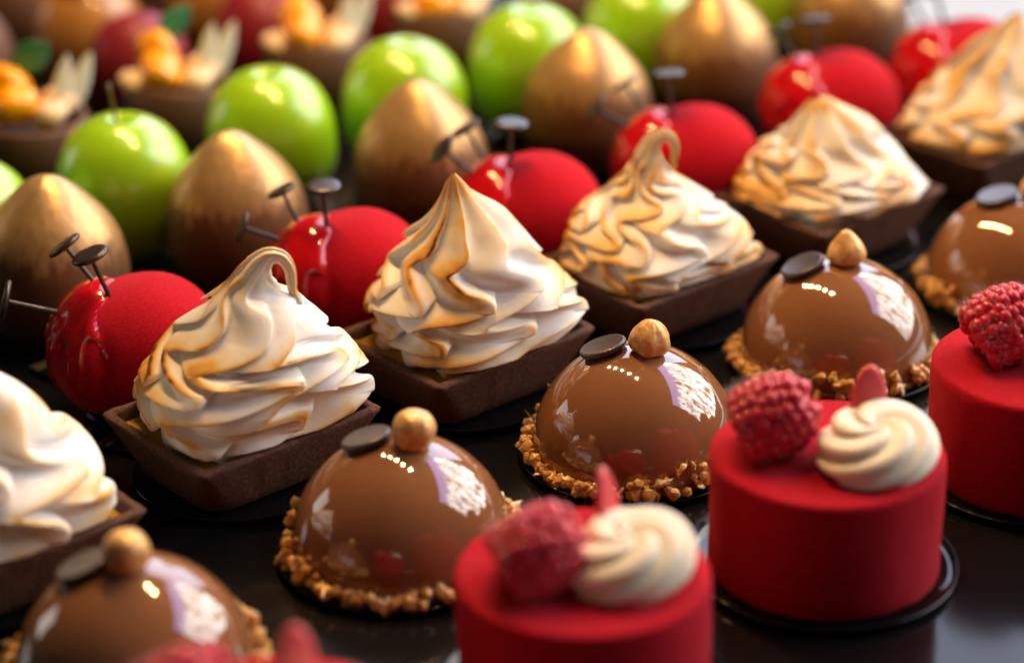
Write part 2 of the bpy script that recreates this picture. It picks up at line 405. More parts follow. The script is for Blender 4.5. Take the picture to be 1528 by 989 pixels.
    P[..., 0] *= kf; P[..., 1] *= kf
    me = grid_mesh(name, P)
    # browning
    nzv = fnoise(P, seed + 5, 0.16, 3)
    side = -np.cos(th0)                                   # +1 on the left
    torch = np.clip(0.45 + 0.6 * nzv + left * (0.7 * side - 0.2 * np.sin(th0)) + bare, 0.02, 1.25)
    Sg = S[None, :]
    band = sstep(0.12, 0.74, Sg) * (1 - sstep(0.86, 0.93, Sg)) * sstep(0.03, 0.1, tc_)
    edge = np.exp(-((Sg - 0.825) * np.clip(lam, 5, 22) / 0.42) ** 2)
    tipb = sstep(0.85, 1.0, tc_) * 0.35
    toast = 0.50 * band * torch ** 1.4 + edge * (0.12 + 0.26 * np.clip(torch, 0, 1)) * sstep(0.03, 0.1, tc_) + tipb * (0.5 + 0.5 * nzv) + 0.06 * np.clip(torch, 0, 1) * (1 + bare)
    toast = np.clip(toast, 0, 1)
    at_ = me.attributes.new('toast', 'FLOAT', 'POINT')
    at_.data.foreach_set('value', toast.astype(np.float32).ravel())
    return me

TA = R_(40.0)      # the long side of each tart runs along its row
LX, LY = 30.6, 25.6
def rounded_rect(ins, rc, nseg=7, nside=30):
    """outline of the tart, inset by ins, corners rounded by rc"""
    hx, hy = max(LX - ins, .6), max(LY - ins, .5)
    rc = min(rc, hy * .7); cs = [(hx - rc, hy - rc), (-(hx - rc), hy - rc), (-(hx - rc), -(hy - rc)), (hx - rc, -(hy - rc))]
    pts = []
    for c in range(4):
        for q in range(nseg):
            an = c * math.pi / 2 + q / (nseg - 1) * math.pi / 2
            pts.append((cs[c][0] + rc * math.cos(an), cs[c][1] + rc * math.sin(an)))
        an = (c + 1) * math.pi / 2; nx = (cs[(c + 1) % 4][0] + rc * math.cos(an), cs[(c + 1) % 4][1] + rc * math.sin(an)); p_ = pts[-1]
        for q in range(1, nside): pts.append((p_[0] + (nx[0] - p_[0]) * q / nside, p_[1] + (nx[1] - p_[1]) * q / nside))
    an = np.array(pts)
    return np.stack([an[:, 0] * math.cos(TA) - an[:, 1] * math.sin(TA), an[:, 0] * math.sin(TA) + an[:, 1] * math.cos(TA)], 1)

def tart_shell(seed):
    loops = []
    for (ins, rc, z) in ((99, 1, 4.0), (9.0, 8, 4.0), (7.2, 8, 4.2), (6.2, 8, 5.2), (5.0, 7, 8.5), (3.4, 5.5, 13), (1.5, 3.6, 18.2), (.3, 2.2, 20.9), (.2, 1.8, 21.7), (.7, 1.6, 22.2),
                         (2.6, 1.2, 22.2), (3.2, 1.2, 21.5), (3.6, 1.2, 20), (4.4, 1.2, 14), (99, .5, 14)):
        p = rounded_rect(ins, rc); loops.append(np.c_[p, np.full(len(p), z)])
    P = np.array(loops)
    w_ = (fnoise(P, seed, 0.5, 3) * 0.25 + fnoise(P, seed + 9, 2.2, 2) * 0.14)[..., None]
    w_[:2] = 0; w_[-2:] = 0
    d = P.copy(); d[..., 2] = 0; d /= np.linalg.norm(d, axis=-1, keepdims=True) + 1e-6
    P = P + d * w_ + np.array([0, 0, 1]) * (fnoise(P, seed + 3, 0.35, 3) * 0.25 + fnoise(P, seed + 4, 2.0, 2) * 0.2)[..., None] * (P[..., 2:3] > 18)
    return grid_mesh('tart_shell', P)

def curd_mesh():
    p1 = rounded_rect(4.0, 1.3); z = np.full(len(p1), 18.9); lo = [np.c_[p1, z], np.c_[p1 * 0.97, z + 0.25], np.c_[p1 * 0.5, z + 0.4], np.c_[p1 * 0.02, z + 0.4]]
    return grid_mesh('lemon_curd', np.array(lo))
CURD = curd_mesh()

TARTS = [
 dict(p=(-133.5, 543.0), seed=11, prof=[(0, 20), (.05, 28), (.14, 30.5), (.26, 29.5), (.42, 25), (.58, 18.5), (.74, 11.5), (.87, 5.4), (.95, 2.4), (1, .5)], spine=[(1, 18.5), (-.5, 38), (-2, 54), (-3.5, 68)], n=7, low=1.6, wamp=2.8, wf=3.2, left=0.3, bare=0.14, amp=1.25, start=1.0,
      label='torched meringue tart cut off by the left edge of the photo'),
 dict(p=(-75.5, 598.1), seed=4, prof=[(0, 22), (.04, 29.5), (.10, 32), (.20, 31.5), (.30, 28.5), (.40, 23), (.53, 12.5), (.6, 6.2), (.67, 3.7), (.735, 2.4), (.785, 1.8), (.89, 1.4), (.97, 1.0), (1, .4)],
      spine=[(1, 18.5), (3, 34), (4.4, 46), (5, 56), (5.2, 61), (7, 65.5), (10.5, 68.5), (14, 68.2), (16, 65), (16.4, 61), (16.6, 58), (18.8, 54)], n=8, low=1.4, wamp=3.4, wf=5.2, left=0.30, amp=1.2,
      label='torched meringue tart whose thin tip curls over in a hook, left of centre'),
 dict(p=(-14.2, 647.0), seed=8, prof=[(0, 22), (.04, 29), (.10, 31.5), (.22, 30.5), (.38, 27), (.52, 22.5), (.66, 16), (.78, 9), (.88, 4.5), (.95, 2.4), (1, .6)],
      spine=[(2.8, 18.5), (2.4, 35), (1, 54), (-1.0, 66), (-1.6, 72)], n=9, low=2.6, wamp=2.6, wf=4.2, left=0.30, bare=0.03, amp=1.15, wtop=0.5, start=0.4,
      label='tall torched meringue tart with straight pointed tip and broad sweeping folds'),
 dict(p=(45.6, 697.4), seed=21, prof=[(0, 23), (.04, 30), (.10, 32), (.19, 30), (.30, 25.5), (.39, 19.5), (.48, 12), (.565, 6.4), (.65, 3.8), (.73, 2.5), (.785, 1.8), (.835, 1.5), (.895, 1.2), (.96, .9), (1, .4)],
      spine=[(1, 18.5), (0.4, 30), (-1, 42), (-2.6, 52), (-2.6, 57), (-0.8, 61.5), (2, 63.4), (5, 62), (6, 58.5), (5.6, 54.5), (6, 52)], n=10, low=1.5, wamp=3.4, wf=5.4, left=0.3, bare=0.08, amp=1.2,
      label='toasted meringue tart with small closed loop at its tip and many ruffled folds'),
 dict(p=(107.0, 750.3), seed=33, prof=[(0, 23), (.06, 30), (.14, 32), (.28, 29.5), (.45, 24), (.62, 17.5), (.76, 11.5), (.87, 7), (.95, 4.2), (1, 1.5)],
      spine=[(1, 18.5), (0, 33), (-3, 46), (-5.2, 55.5)], n=9, low=1.4, wamp=3.2, wf=4.2, left=0.3, bare=0.10, amp=1.25, res=0.7,
      label='low broad toasted meringue tart with blunt tip, right of the looped one'),
 dict(p=(168.6, 807.4), seed=45, prof=[(0, 23), (.05, 30), (.12, 32.5), (.30, 29.5), (.46, 24), (.62, 17), (.77, 10), (.88, 5.6), (.95, 3.2), (1, 1.2)],
      spine=[(1, 18.5), (4, 34), (8, 50), (10.5, 64)], n=10, low=2.2, wamp=2.2, wf=3.4, left=0.25, bare=0.12, amp=1.1, res=0.7,
      label='most blurred toasted meringue tart, at the upper right edge of the photo'),
]
TART_SHORT = ['meringue tart at the left edge', 'meringue tart with the hooked tip', 'tall meringue tart with the straight tip', 'meringue tart with the looped tip', 'low broad meringue tart', 'meringue tart at the right edge']
for i, T in enumerate(TARTS):
    x, y = T['p'][0] * 1.0086, T['p'][1] * 1.0086
    board(x, y, 29 if i == 0 else 32, 'black round board under the ' + TART_SHORT[i], 'black cake boards', [(152, 46)] if i == 1 else [], gold=True)
    t = thing('meringue_tart', T['label'], 'tart', x, y, -2.6, 0, 'torched meringue tarts')
    link('tart_shell', tart_shell(100 + i), 'cocoa_shell', t)
    link('lemon_curd', CURD, 'lemon_curd', t)
    kw = {a: T[a] for a in T if a not in ('p', 'label')}
    kw['ta'] = TA
    link('meringue', meringue('meringue', **kw), 'torched_meringue', t)

# ------------------------------------------------------------------ chocolate domes
DR, DZ = 29.2, 3.6        # dome radius and height of its centre
def dome_body():
    pr = [(0.01, 2.6), (27.0, 2.6), (28.6, 2.7)]
    for a in np.linspace(-1, 90, 46): pr.append((max(DR * math.cos(R_(a)), 0.01), DZ + DR * math.sin(R_(a))))
    return revolve('dome', pr, 128)
DOME = dome_body()
COOKIE = revolve('cookie_base', [(0.01, ZB), (28.2, ZB), (29.3, 1.5), (29.9, 2.1), (29.7, 2.9), (28.8, 3.3), (0.01, 2.7)], 96,
                 warp=lambda P, th: P * (1 + 0.012 * np.sin(7 * th + 1) + 0.01 * np.sin(19 * th))[None, :, None] ** np.array([1, 1, 0]))
DISC = revolve('disc', [(0.01, 0), (5.8, 0), (6.6, .3), (6.9, .9), (6.75, 1.5), (6.3, 1.9), (5.9, 1.82), (0.01, 1.75)], 64)
def crumb_mesh(seed):
    rg = random.Random(seed); bm = bmesh.new()
    s = (rg.uniform(.75, 1.25), rg.uniform(.7, 1.0), rg.uniform(.55, .9))
    for _ in range(13):
        v = Vector((rg.gauss(0, 1), rg.gauss(0, 1), rg.gauss(0, 1))).normalized() * rg.uniform(.85, 1.05)
        v = Vector([math.copysign(abs(q) ** .75, q) * z for q, z in zip(v, s)])
        bm.verts.new(v)
    r = bmesh.ops.convex_hull(bm, input=bm.verts)
    bmesh.ops.delete(bm, geom=[g for g in r['geom_interior'] if isinstance(g, bmesh.types.BMVert)], context='VERTS')
    bmesh.ops.bevel(bm, geom=list(bm.edges), offset=0.13, segments=1, affect='EDGES')
    return bm_mesh('nut_crumb', bm)
CRUMBS = []
for q in range(12):
    me = crumb_mesh(q); me.materials.append(MATS[('nut_brown', 'nut_honey', 'nut_pale', 'nut_brown', 'nut_honey', 'nut_brown')[q % 6]]); CRUMBS.append(me)

def nut_mesh(seed, kind):
    prof = {'kiss': [(0.01, -4.4), (3.6, -4.3), (5.5, -3.0), (5.9, -1.2), (5.1, 1.2), (3.6, 3.3), (2.2, 4.9), (1.1, 5.9), (0.01, 6.2)],
            'round': [(0.01, -5.2), (2.6, -5.0), (4.8, -3.2), (5.7, -0.4), (5.4, 2.2), (4.1, 4.3), (2.4, 5.2), (1.0, 5.35), (0.01, 5.4)],
            'faceted': [(0.01, -4.6), (3.2, -4.5), (5.2, -2.9), (5.75, -0.6), (5.0, 1.9), (3.5, 3.7), (1.9, 4.9), (0.8, 5.6), (0.01, 5.8)]}[kind]
    k_ = {'kiss': .05, 'round': .055, 'faceted': .15}[kind]
    def wp(P, th):
        f = 1 + k_ * np.abs(np.sin(2.5 * th + seed))[None, :] * 1.0 - k_ / 2 + 0.05 * fnoise(P, seed, .4, 2)
        P = P.copy(); P[..., 0] *= f; P[..., 1] *= f; return P
    return revolve('golden_nut', prof, 40, 40, wp)

def place_on_dome(o, dx, dy, lift, spin=0.0):
    nrm = Vector((dx, dy, math.sqrt(max(DR * DR - dx * dx - dy * dy, 0)))).normalized()
    p = nrm * (DR + lift); p.z += DZ
    o.location = p * MM
    o.rotation_euler = (Vector((0, 0, 1)).rotation_difference(nrm).to_matrix() @ Matrix.Rotation(spin, 3, 'Z')).to_euler()

DOMES = [
 ((-91.1, 487.0), (-10.2, 2.0), (0.6, -0.5), 'round', 'blurred chocolate dome with golden nut at the lower left of the photo', 'lower left chocolate dome'),
 ((-29.8, 545.5), (-8.0, 3.4), (3.9, -0.5), 'round', 'chocolate dome with rounded golden nut, in front of the hook-tipped meringue tart', 'chocolate dome before the hook-tipped tart'),
 ((33.7, 597.1), (-8.6, 3.0), (3.5, -0.5), 'faceted', 'glossy chocolate dome with tilted grey disc and knobbly faceted golden nut, right of centre', 'chocolate dome with the faceted nut'),
 ((97.2, 653.4), (-10.8, 0.6), (1.8, 0.5), 'kiss', 'chocolate dome topped by a pointed cone-shaped golden nut', 'chocolate dome with the cone-shaped nut'),
 ((160.6, 701.8), (-7.6, 0.5), (4.6, 0.0), 'kiss', 'chocolate dome partly cut off by the right edge of the photo', 'chocolate dome at the right edge'),
]
for i, (p, dd, nn, kind, label, short) in enumerate(DOMES):
    x, y = p[0] * 1.019, p[1] * 1.019; rg = random.Random(50 + i)
    board(x, y, 33.4, 'black round board under the ' + short, 'black cake boards')
    t = thing('chocolate_dome_cake', label, 'cake', x, y, 0.2, 0, 'glazed chocolate domes')
    dm = link('dome', DOME, 'milk_chocolate_glaze', t); dm.rotation_euler = (0, 0, 1.7 * i)
    link('cookie_base', COOKIE, 'cookie', t)
    d = link('chocolate_disc', DISC, 'dark_chocolate', t); place_on_dome(d, dd[0], dd[1], 0.05)
    d = link('golden_nut', nut_mesh(i + 3, kind), 'gold_leaf_nut', t); place_on_dome(d, nn[0], nn[1], 4.0, rg.uniform(0, 6))
    if kind != 'round': d.rotation_euler = (0.08, 0.05 + 0.1 * (kind == 'faceted'), d.rotation_euler.z)
    # nut crumbs in an uneven collar
    fine = bmesh.new()
    cnt = 0
    for c in range(360):
        a = rg.uniform(0, 2 * math.pi)
        dens = 0.75 + 0.3 * math.sin(3 * a + i) + 0.25 * math.sin(7 * a + 2 * i)
        hi = rg.random() ** 1.15
        if rg.random() > dens: continue
        z = 2.4 + hi * (5.0 + 3.2 * math.sin(2 * a + 1.3 * i + .6))
        rad = math.sqrt(max(DR ** 2 - (z - DZ) ** 2, 0))
        s = rg.uniform(1.35, 2.75) * (1.0 if hi < .6 else .9)
        rad += s * rg.uniform(0.45, 1.15)
        loc = Vector((rad * math.cos(a), rad * math.sin(a), z))
        rot = Euler((rg.uniform(0, 6), rg.uniform(0, 6), rg.uniform(0, 6)))
        if s > 1.15 and cnt < 150:
            cr_ = link('nut_crumb', CRUMBS[rg.randrange(12)], None, t, smooth=False)
            cr_.location = loc * MM; cr_.rotation_euler = rot; cr_.scale = (s, s, s); cnt += 1
        else:
            M_ = Matrix.Translation(loc) @ rot.to_matrix().to_4x4() @ Matrix.Diagonal((s * .8, s * .8, s * .7, 1))
            bmesh.ops.create_icosphere(fine, subdivisions=1, radius=1, matrix=M_)
    fo = link('fine_crumbs', bm_mesh('fine_crumbs', fine), 'nut_brown', t, smooth=False); fo['kind'] = 'stuff'

o = link('loose_crumb', CRUMBS[2], None, smooth=False)
o.location = (5.8 * MM, 591 * MM, 3.6 * MM); o.scale = (1.0, .8, .8)
o['label'] = 'tiny pale nut crumb on the board rim in front of the faceted-nut dome'; o['category'] = 'nut crumb'
o = link('loose_crumb', CRUMBS[1], None, smooth=False)
o.location = (-60.0 * MM, 544 * MM, 2.9 * MM); o.scale = (2.0, 1.5, 1.4); o.rotation_euler = (0.3, 0.2, 0.4)
o['label'] = 'loose honey coloured nut crumb fallen on the black board left of a chocolate dome'; o['category'] = 'nut crumb'

# ------------------------------------------------------------------ red velvet cakes with raspberry and cream
ZT = 34.0
def cake_mesh(seed): return revolve('velvet_body', [(0.01, ZB), (29.0, ZB), (29.7, 1.6), (30, 2.6)] + [(30, z) for z in np.linspace(6, 31, 8)] + [(29.95, 32.6), (29.6, 33.5), (29.0, 33.9), (28, 34.0), (24, 34.05), (14, 34.05), (0.01, 34.05)], 128, warp=lambda P, th: P + (fnoise(P, seed, .12, 3) * .32)[..., None] * np.stack([np.cos(th), np.sin(th), 0 * th], -1)[None] * (P[..., 0:1] ** 2 + P[..., 1:2] ** 2 > 400) + np.array([0, 0, .12]) * fnoise(P, seed + 1, .2, 2)[..., None] * (P[..., 2:3] > 33))

def raspberry_mesh(seed):
    rg = random.Random(seed); bm = bmesh.new()
    H_, Rm = 20.0, 10.2
    def rad(z): return Rm * math.sqrt(max(1 - ((z - 6.5) / (H_ - 6.5)) ** 2.3, 0)) if z > 6.5 else Rm * (0.90 + 0.10 * z / 6.5)
    rows = 8
    for r in range(rows):
        z = 1.0 + r * 2.45
        R0 = rad(z); nn = max(int(2 * math.pi * R0 / 3.7), 1) if r < rows - 1 else 4
        for c in range(nn):
            a = 2 * math.pi * (c + 0.5 * (r % 2)) / nn + rg.uniform(-.06, .06)
            s = rg.uniform(2.2, 2.7)
            M_ = Matrix.Translation((R0 * .89 * math.cos(a), R0 * .89 * math.sin(a), z + rg.uniform(-.3, .3))) @ Matrix.Diagonal((s, s, s * .95, 1))
            bmesh.ops.create_icosphere(bm, subdivisions=2, radius=1, matrix=M_)
    bmesh.ops.create_uvsphere(bm, u_segments=24, v_segments=12, radius=1, matrix=Matrix.Translation((0, 0, 9)) @ Matrix.Diagonal((9.3, 9.3, 10, 1)))
    return bm_mesh('raspberry', bm)
RASP = [raspberry_mesh(q) for q in (1, 2)]
def hair_mesh(seed):
    rg = random.Random(seed); vs = []; fs = []
    for q in range(520):
        z = rg.random() ** 1.5 * 19 ; a = rg.uniform(0, 6.283)
        r0 = 11.2 * math.sqrt(max(1 - (max(z - 6.5, 0) / 14.6) ** 2.3, 0.03))
        p = Vector((r0 * math.cos(a), r0 * math.sin(a), z))
        d = Vector((math.cos(a) + rg.gauss(0, .6), math.sin(a) + rg.gauss(0, .6), rg.gauss(-.2, .7))).normalized()
        ln = rg.uniform(1.2, 3.0); sd = d.cross(Vector((rg.gauss(0, 1), rg.gauss(0, 1), rg.gauss(0, 1)))).normalized(); s2 = d.cross(sd)
        w_ = 0.05; i0 = len(vs)
        vs += [p - d * .5 + sd * w_, p - d * .5 - sd * w_ * .5 + s2 * w_, p - d * .5 - sd * w_ * .5 - s2 * w_, p + d * ln]
        fs += [(i0, i0 + 1, i0 + 3), (i0 + 1, i0 + 2, i0 + 3), (i0 + 2, i0, i0 + 3)]
    return mesh_np('hair', [tuple(v) for v in vs], fs)
HAIR = hair_mesh(3)

def cream_mesh(seed, n=5, twist=6.5, R0=15.2, Hh=13.2):
    """low piped swirl, soft ridges winding in to a flattened centre"""
    nt_, nth = 90, 216
    t = np.linspace(0, 1, nt_)
    pr = catmull([(9, 0), (13.2, 1.2), (R0, 4.5), (R0 - .8, 8.2), (12.2, 11.2), (8.2, 13.0), (4.2, Hh), (1.6, Hh - .4), (.05, Hh - .9)], nt_)
    th = np.linspace(0, 2 * np.pi, nth, endpoint=False)[None, :]
    tw = twist * (1 - t[:, None]) * 1.1 + 1.6 * t[:, None] ** 2
    ph = n * (th + tw) + .5 * np.sin(th + seed)
    rid = np.abs(np.sin(ph / 2)) ** 0.8
    A = 2.2 * sstep(0, .12, t) * (1 - sstep(.75, 1, t))
    r = pr[:, :1] - A[:, None] * (1 - rid) + 0.5 * np.sin(2 * th + seed) * (1 - t[:, None])
    P = np.empty((nt_, nth, 3)); P[..., 0] = r * np.cos(th); P[..., 1] = r * np.sin(th)
    P[..., 2] = pr[:, 1:2] - .5 * A[:, None] * (1 - rid)
    P[..., 2] += 0.10 * P[..., 0] * (P[..., 2] / Hh)      # higher on its right
    P[..., 0] *= 1.06
    return grid_mesh('cream_swirl', P)

def petal_mesh():
    n_ = 36; th = np.linspace(0, 2 * np.pi, n_, endpoint=False); lo = []
    for (s, yy) in ((0.02, -1.0), (.8, -1.0), (.93, -.8), (1.0, -.2), (1.0, .2), (.93, .8), (.8, 1.0), (.02, 1.0)):
        lo.append(np.c_[5.0 * s * np.cos(th) * (1 - .12 * np.sin(th)), np.full(n_, yy), 9.5 * s * np.sin(th)])
    return grid_mesh('petal', np.array(lo))
PETAL = petal_mesh()

CAKES = [
 ((-52.5, 425.0), (-16.0, 1.0), (11.0, -7), (5.5, 5.5), 0.5, 'blurred red velvet cake cut off by the bottom edge of the photo', 'red cake at the bottom edge'),
 ((15.4, 488.0), (-9.5, -5.0), (10.8, -3.0), (6.2, 9.0), 1.15, 'red velvet cake with narrow pink petal seen edge-on, front centre', 'red cake at front centre'),
 ((79.7, 544.0), (-13.0, 1.5), (11.2, -7.5), (10.5, 3.5), 0.25, 'red velvet cake with broad upright pink petal behind its cream swirl', 'red cake with the broad petal'),
 ((144.7, 592.7), (-9.5, 4.0), (15, -4), (12, 7), 0.3, 'red velvet cake with sharp frosted raspberry, cut by the right edge', 'red cake at the right edge'),
]
for i, (p, rp_, cp, pp_, pa_, label, short) in enumerate(CAKES):
    x, y = p
    board(x, y, 34.8, 'black round board under the ' + short, 'black cake boards')
    t = thing('raspberry_cake', label, 'cake', x, y, 0.2, 0, 'red velvet raspberry cakes')
    link('velvet_body', cake_mesh(60 + i), 'red_velvet', t)
    r = link('raspberry', RASP[i % 2], 'raspberry_skin', t)
    # lying over, hollow end to the left, tip to the right and down
    tilt = Matrix.Rotation(R_(12 * (i % 2)), 3, 'Z') @ Matrix.Rotation(R_(62), 3, 'Y') @ Matrix.Rotation(R_(30 * i), 3, 'Z')
    off = tilt @ Vector((0, 0, 9.2))
    r.scale = (.98, .98, .98); r.rotation_euler = tilt.to_euler(); r.location = Vector((rp_[0] - off.x, rp_[1] - off.y, ZT + (9.8 if i > 1 else 8.4) - off.z)) * MM
    h = link('hair', HAIR, 'raspberry_hair', r, smooth=False); h['kind'] = 'stuff'
    c = link('cream_swirl', cream_mesh(i), 'vanilla_cream', t)
    c.location = (cp[0] * MM, cp[1] * MM, (ZT - .6) * MM); c.rotation_euler = (R_(4), R_(-3), 0.4 * i)
    q = link('pink_petal', PETAL, 'pink_petal', t)
    q.location = (pp_[0] * MM, pp_[1] * MM, (ZT + 12.0) * MM); q.rotation_euler = (R_(-12), R_(5), pa_)

# ------------------------------------------------------------------ red velvet hearts with syrup and chocolate pins
def heart_field(nt_=110, nth=150):
    th = np.linspace(0, 2 * np.pi, nth, endpoint=False)[None, :]; ph = np.linspace(-np.pi / 2 + .001, np.pi / 2 - .001, nt_)[:, None]
    D = np.stack([np.cos(ph) * np.cos(th), np.cos(ph) * np.sin(th), np.sin(ph) + 0 * th], -1)
    O = np.array([-1.5, 0, 20.6])
    def ell(c, r):
        o = (O - np.array(c)) / np.array(r); d = D / np.array(r)
        a = (d * d).sum(-1); b_ = d @ o; cc = o @ o - 1
        return (-b_ + np.sqrt(np.maximum(b_ * b_ - a * cc, 0))) / a
    ra = ell((5.2, 0, 21.4), (20.6, 22.0, 20.6)); rb = ell((-8.6, -1.0, 20.6), (16.4, 20.4, 19.6))
    p_ = 9
    r = (ra ** p_ + rb ** p_) ** (1 / p_)
    # soft cleft between the lobes
    cl = np.exp(-((D[..., 0] * r - (-4.5)) / 2.6) ** 2) * (np.abs(D[..., 0]) < .75)
    r = r - 1.9 * cl * (1 - 0.75 * sstep(.1, .7, D[..., 2]))
    return O, D, r
HO, HD, HR = heart_field()
HP = HO + HD * HR[..., None]
HEART = grid_mesh('velvet_heart', HP)
def syrup_mesh(seed):
    rg = np.random.RandomState(seed)
    P = HP; az = np.arctan2(P[..., 1] - 0, P[..., 0] + 9)      # about the left lobe
    z0 = 30.0 + 1.0 * np.sin(3 * az + seed)
    for a0, dep, wd in ((-1.85 + rg.uniform(-.12, .12), 17, .12), (-2.75 + rg.uniform(-.1, .1), 20, .17), (-2.3, 5, .12), (-1.3, 7, .13), (3.0, 12, .2), (2.0, 9, .2)):
        da = (az - a0 + np.pi) % (2 * np.pi) - np.pi
        z0 = z0 - dep * np.exp(-(da / wd) ** 4)
    xb = -7.0 + 1.3 * np.sin(P[..., 2] * .33 + seed) + .8 * np.sin(P[..., 1] * .6)
    m1 = (1 - sstep(-.9, .9, P[..., 0] - xb)) * sstep(-.9, .9, P[..., 2] - z0)
    bead = 0.5 * np.exp(-((P[..., 2] - z0 - 2.0) / 2.0) ** 2)
    hgt = np.where(m1 > 0.02, -.25 + (1.0 + bead) * np.sqrt(m1), -.25)
    Q = HO + HD * (HR + hgt)[..., None]
    q = grid_quads(*Q.shape[:2])
    keep = (m1.ravel()[q] > 0.0).any(1); q = q[keep]
    used, inv = np.unique(q, return_inverse=True)
    return mesh_np('syrup', Q.reshape(-1, 3)[used], inv.reshape(q.shape))
def pin_meshes():
    st = revolve('pin', [(.01, -4), (.45, -3), (.75, 0), (.7, 6), (.66, 12), (.9, 13.2), (.01, 13.4)], 14)
    hd = revolve('pin_head', [(.01, 12.6), (2.5, 12.7), (5.0, 12.9), (5.5, 13.3), (5.5, 13.8), (5.0, 14.3), (3.5, 14.4), (.01, 14.5)], 40)
    return st, hd
PIN, PINHEAD = pin_meshes()
def on_heart(x, y):
    d = (HP[..., 0] - x) ** 2 + (HP[..., 1] - y) ** 2 + (HP[..., 2] < 20) * 1e4
    i = np.unravel_index(np.argmin(d), d.shape); return Vector(HP[i])

HEARTS = [
 ((-111.2, 644.6), 0, [((-5.0, -7), (-.32, -.05, 1), 1.0), ((-11, 3), (-.62, .1, .9), 1.0), ((-20.5, -5), (-1, -.1, .32), 1.15)], 'red velvet heart cake with three dark pins, leftmost of its row', 'leftmost red heart'),
 ((-51.1, 690.4), .1, [((-5.5, -5), (-.02, -.05, 1), 1.0), ((-14, 2), (-.38, .1, .9), .85), ((-20, 0), (-.95, 0, .42), .9)], 'red velvet heart cake with flat pin standing upright, behind the hook-tipped tart', 'red heart behind the hook-tipped tart'),
 ((5.5, 736.7), 0, [((-5, -4), (.05, .0, 1), 1.05), ((-13, 2), (-.5, .1, .9), .95), ((-17, -3), (-.8, -.1, .75), 1)], 'red velvet heart cake with pale shining pin head, between two meringue tips', 'red heart between two meringue tips'),
 ((61.1, 779.1), -.05, [((-5, -3), (-.08, .1, 1), 1.05), ((-19, -2), (-.9, 0, .55), 1), ((-14, 4), (-.55, .2, .85), .9)], 'red velvet heart cake behind the looped meringue tip, white pin head above', 'red heart behind the looped tip'),
 ((117.8, 833.4), .05, [((-5, -2), (-.10, .2, 1), 1.05), ((-13, 4), (-.5, .2, .9), .9)], 'red velvet heart cake behind the low broad meringue tart', 'red heart behind the low broad tart'),
 ((170.7, 867.3), 0, [((-6, 0), (-.3, .1, 1), 1.0), ((-13, 4), (-.45, .2, .9), .9)], 'red velvet heart cake at the far right end of its row', 'red heart at the far right'),
]
for i, (p, rz, pins, label, short) in enumerate(HEARTS):
    x, y = p
    board(x, y, 17, 'black round board under the ' + short, 'black cake boards', [(136, 45)] if i == 0 else [], gold=True)
    t = thing('velvet_heart_cake', label, 'cake', x, y, 0.2, rz, 'red velvet hearts with pins')
    link('velvet_heart', HEART, 'red_velvet', t)
    link('syrup', syrup_mesh(i), 'red_syrup', t)
    for (bx, by), dr, sc in pins:
        b0 = on_heart(bx, by)
        q = Vector((0, 0, 1)).rotation_difference(Vector(dr).normalized()).to_euler()
        s_ = link('chocolate_pin', PIN, 'dark_pin_chocolate', t); s_.location = b0 * MM; s_.rotation_euler = q; s_.scale = (sc, sc, sc)
        link('pin_head', PINHEAD, 'dark_pin_chocolate', s_)

# ------------------------------------------------------------------ gold tipped cakes
GOLD = revolve('sprayed_body', [(0.01, 0.2), (10, 0.2), (16.5, 1.4), (21.2, 7), (23.6, 15), (23.7, 21), (23.0, 27), (21.0, 33.8), (17.2, 40), (12.5, 45.2), (8.7, 48.8), (6.2, 50.8), (3.7, 52.2), (1.6, 52.9), (0.01, 53.1)], 96, 90,
               warp=lambda P, th: np.stack([P[..., 0] + .35 * np.sin(3 * th + P[..., 2] * .05), P[..., 1] + .35 * np.cos(2 * th), P[..., 2]], -1))
GOLDS = [((-145.2, 700.3), 'gold sprayed onion-shaped cake, leftmost and largest of its row'), ((-88.8, 738.4), 'gold sprayed onion-shaped cake between the two leftmost red hearts'),
         ((-29.2, 777.2), 'gold sprayed onion-shaped cake seen behind the red heart with pale pin head'), ((28.5, 834.1), 'gold sprayed onion-shaped cake in front of a green apple, top centre'),
         ((81.5, 883.2), 'gold sprayed onion-shaped cake, second from the right end of its row'), ((138.2, 924.7), 'gold sprayed onion-shaped cake, far right end, cut by the top edge')]
for i, (p, label) in enumerate(GOLDS):
    o = link('gold_cake', GOLD, 'gold_spray'); o.location = (p[0] * MM, p[1] * MM, 0.2 * MM); o.rotation_euler = (.03 * math.sin(5 * i), .035 * math.cos(3 * i), 1.1 * i); o.scale = (1, 1, 1 + .02 * math.sin(4 * i))
    o['label'] = label; o['category'] = 'cake'; o['group'] = 'gold sprayed cakes'

# ------------------------------------------------------------------ green apples
APPLE = revolve('green_apple', [(0.01, 1.2), (6, 0.2), (13, 2.2), (19, 8), (22.6, 16), (23.2, 25), (22.0, 34), (18.2, 42), (13, 46.8), (8, 49.0), (4.5, 49.3), (2, 48.3), (0.01, 47.2)], 96, 90)
APPLES = [((-176.6, 722.6), 'glossy green apple-shaped cake cut off by the left edge of the photo'), ((-129.5, 760.5), 'glossy green apple-shaped cake with thin stem, second from the left'),
          ((-83.7, 806.0), 'glossy green apple-shaped cake behind the second gold cake from the left'), ((-38.4, 834.5), 'glossy green apple-shaped cake third from left in full view'),
          ((8.8, 872.7), 'glossy green apple-shaped cake at top centre, behind a gold cake tip'), ((54.6, 909.7), 'glossy green apple-shaped cake partly cut by the top edge, right of centre'),
          ((105.4, 949.4), 'last green apple-shaped cake at the top right, mostly out of frame')]
STEM = revolve('stem', [(.01, 46), (.7, 46), (.6, 52), (.55, 58), (.8, 62), (.01, 62.3)], 12)
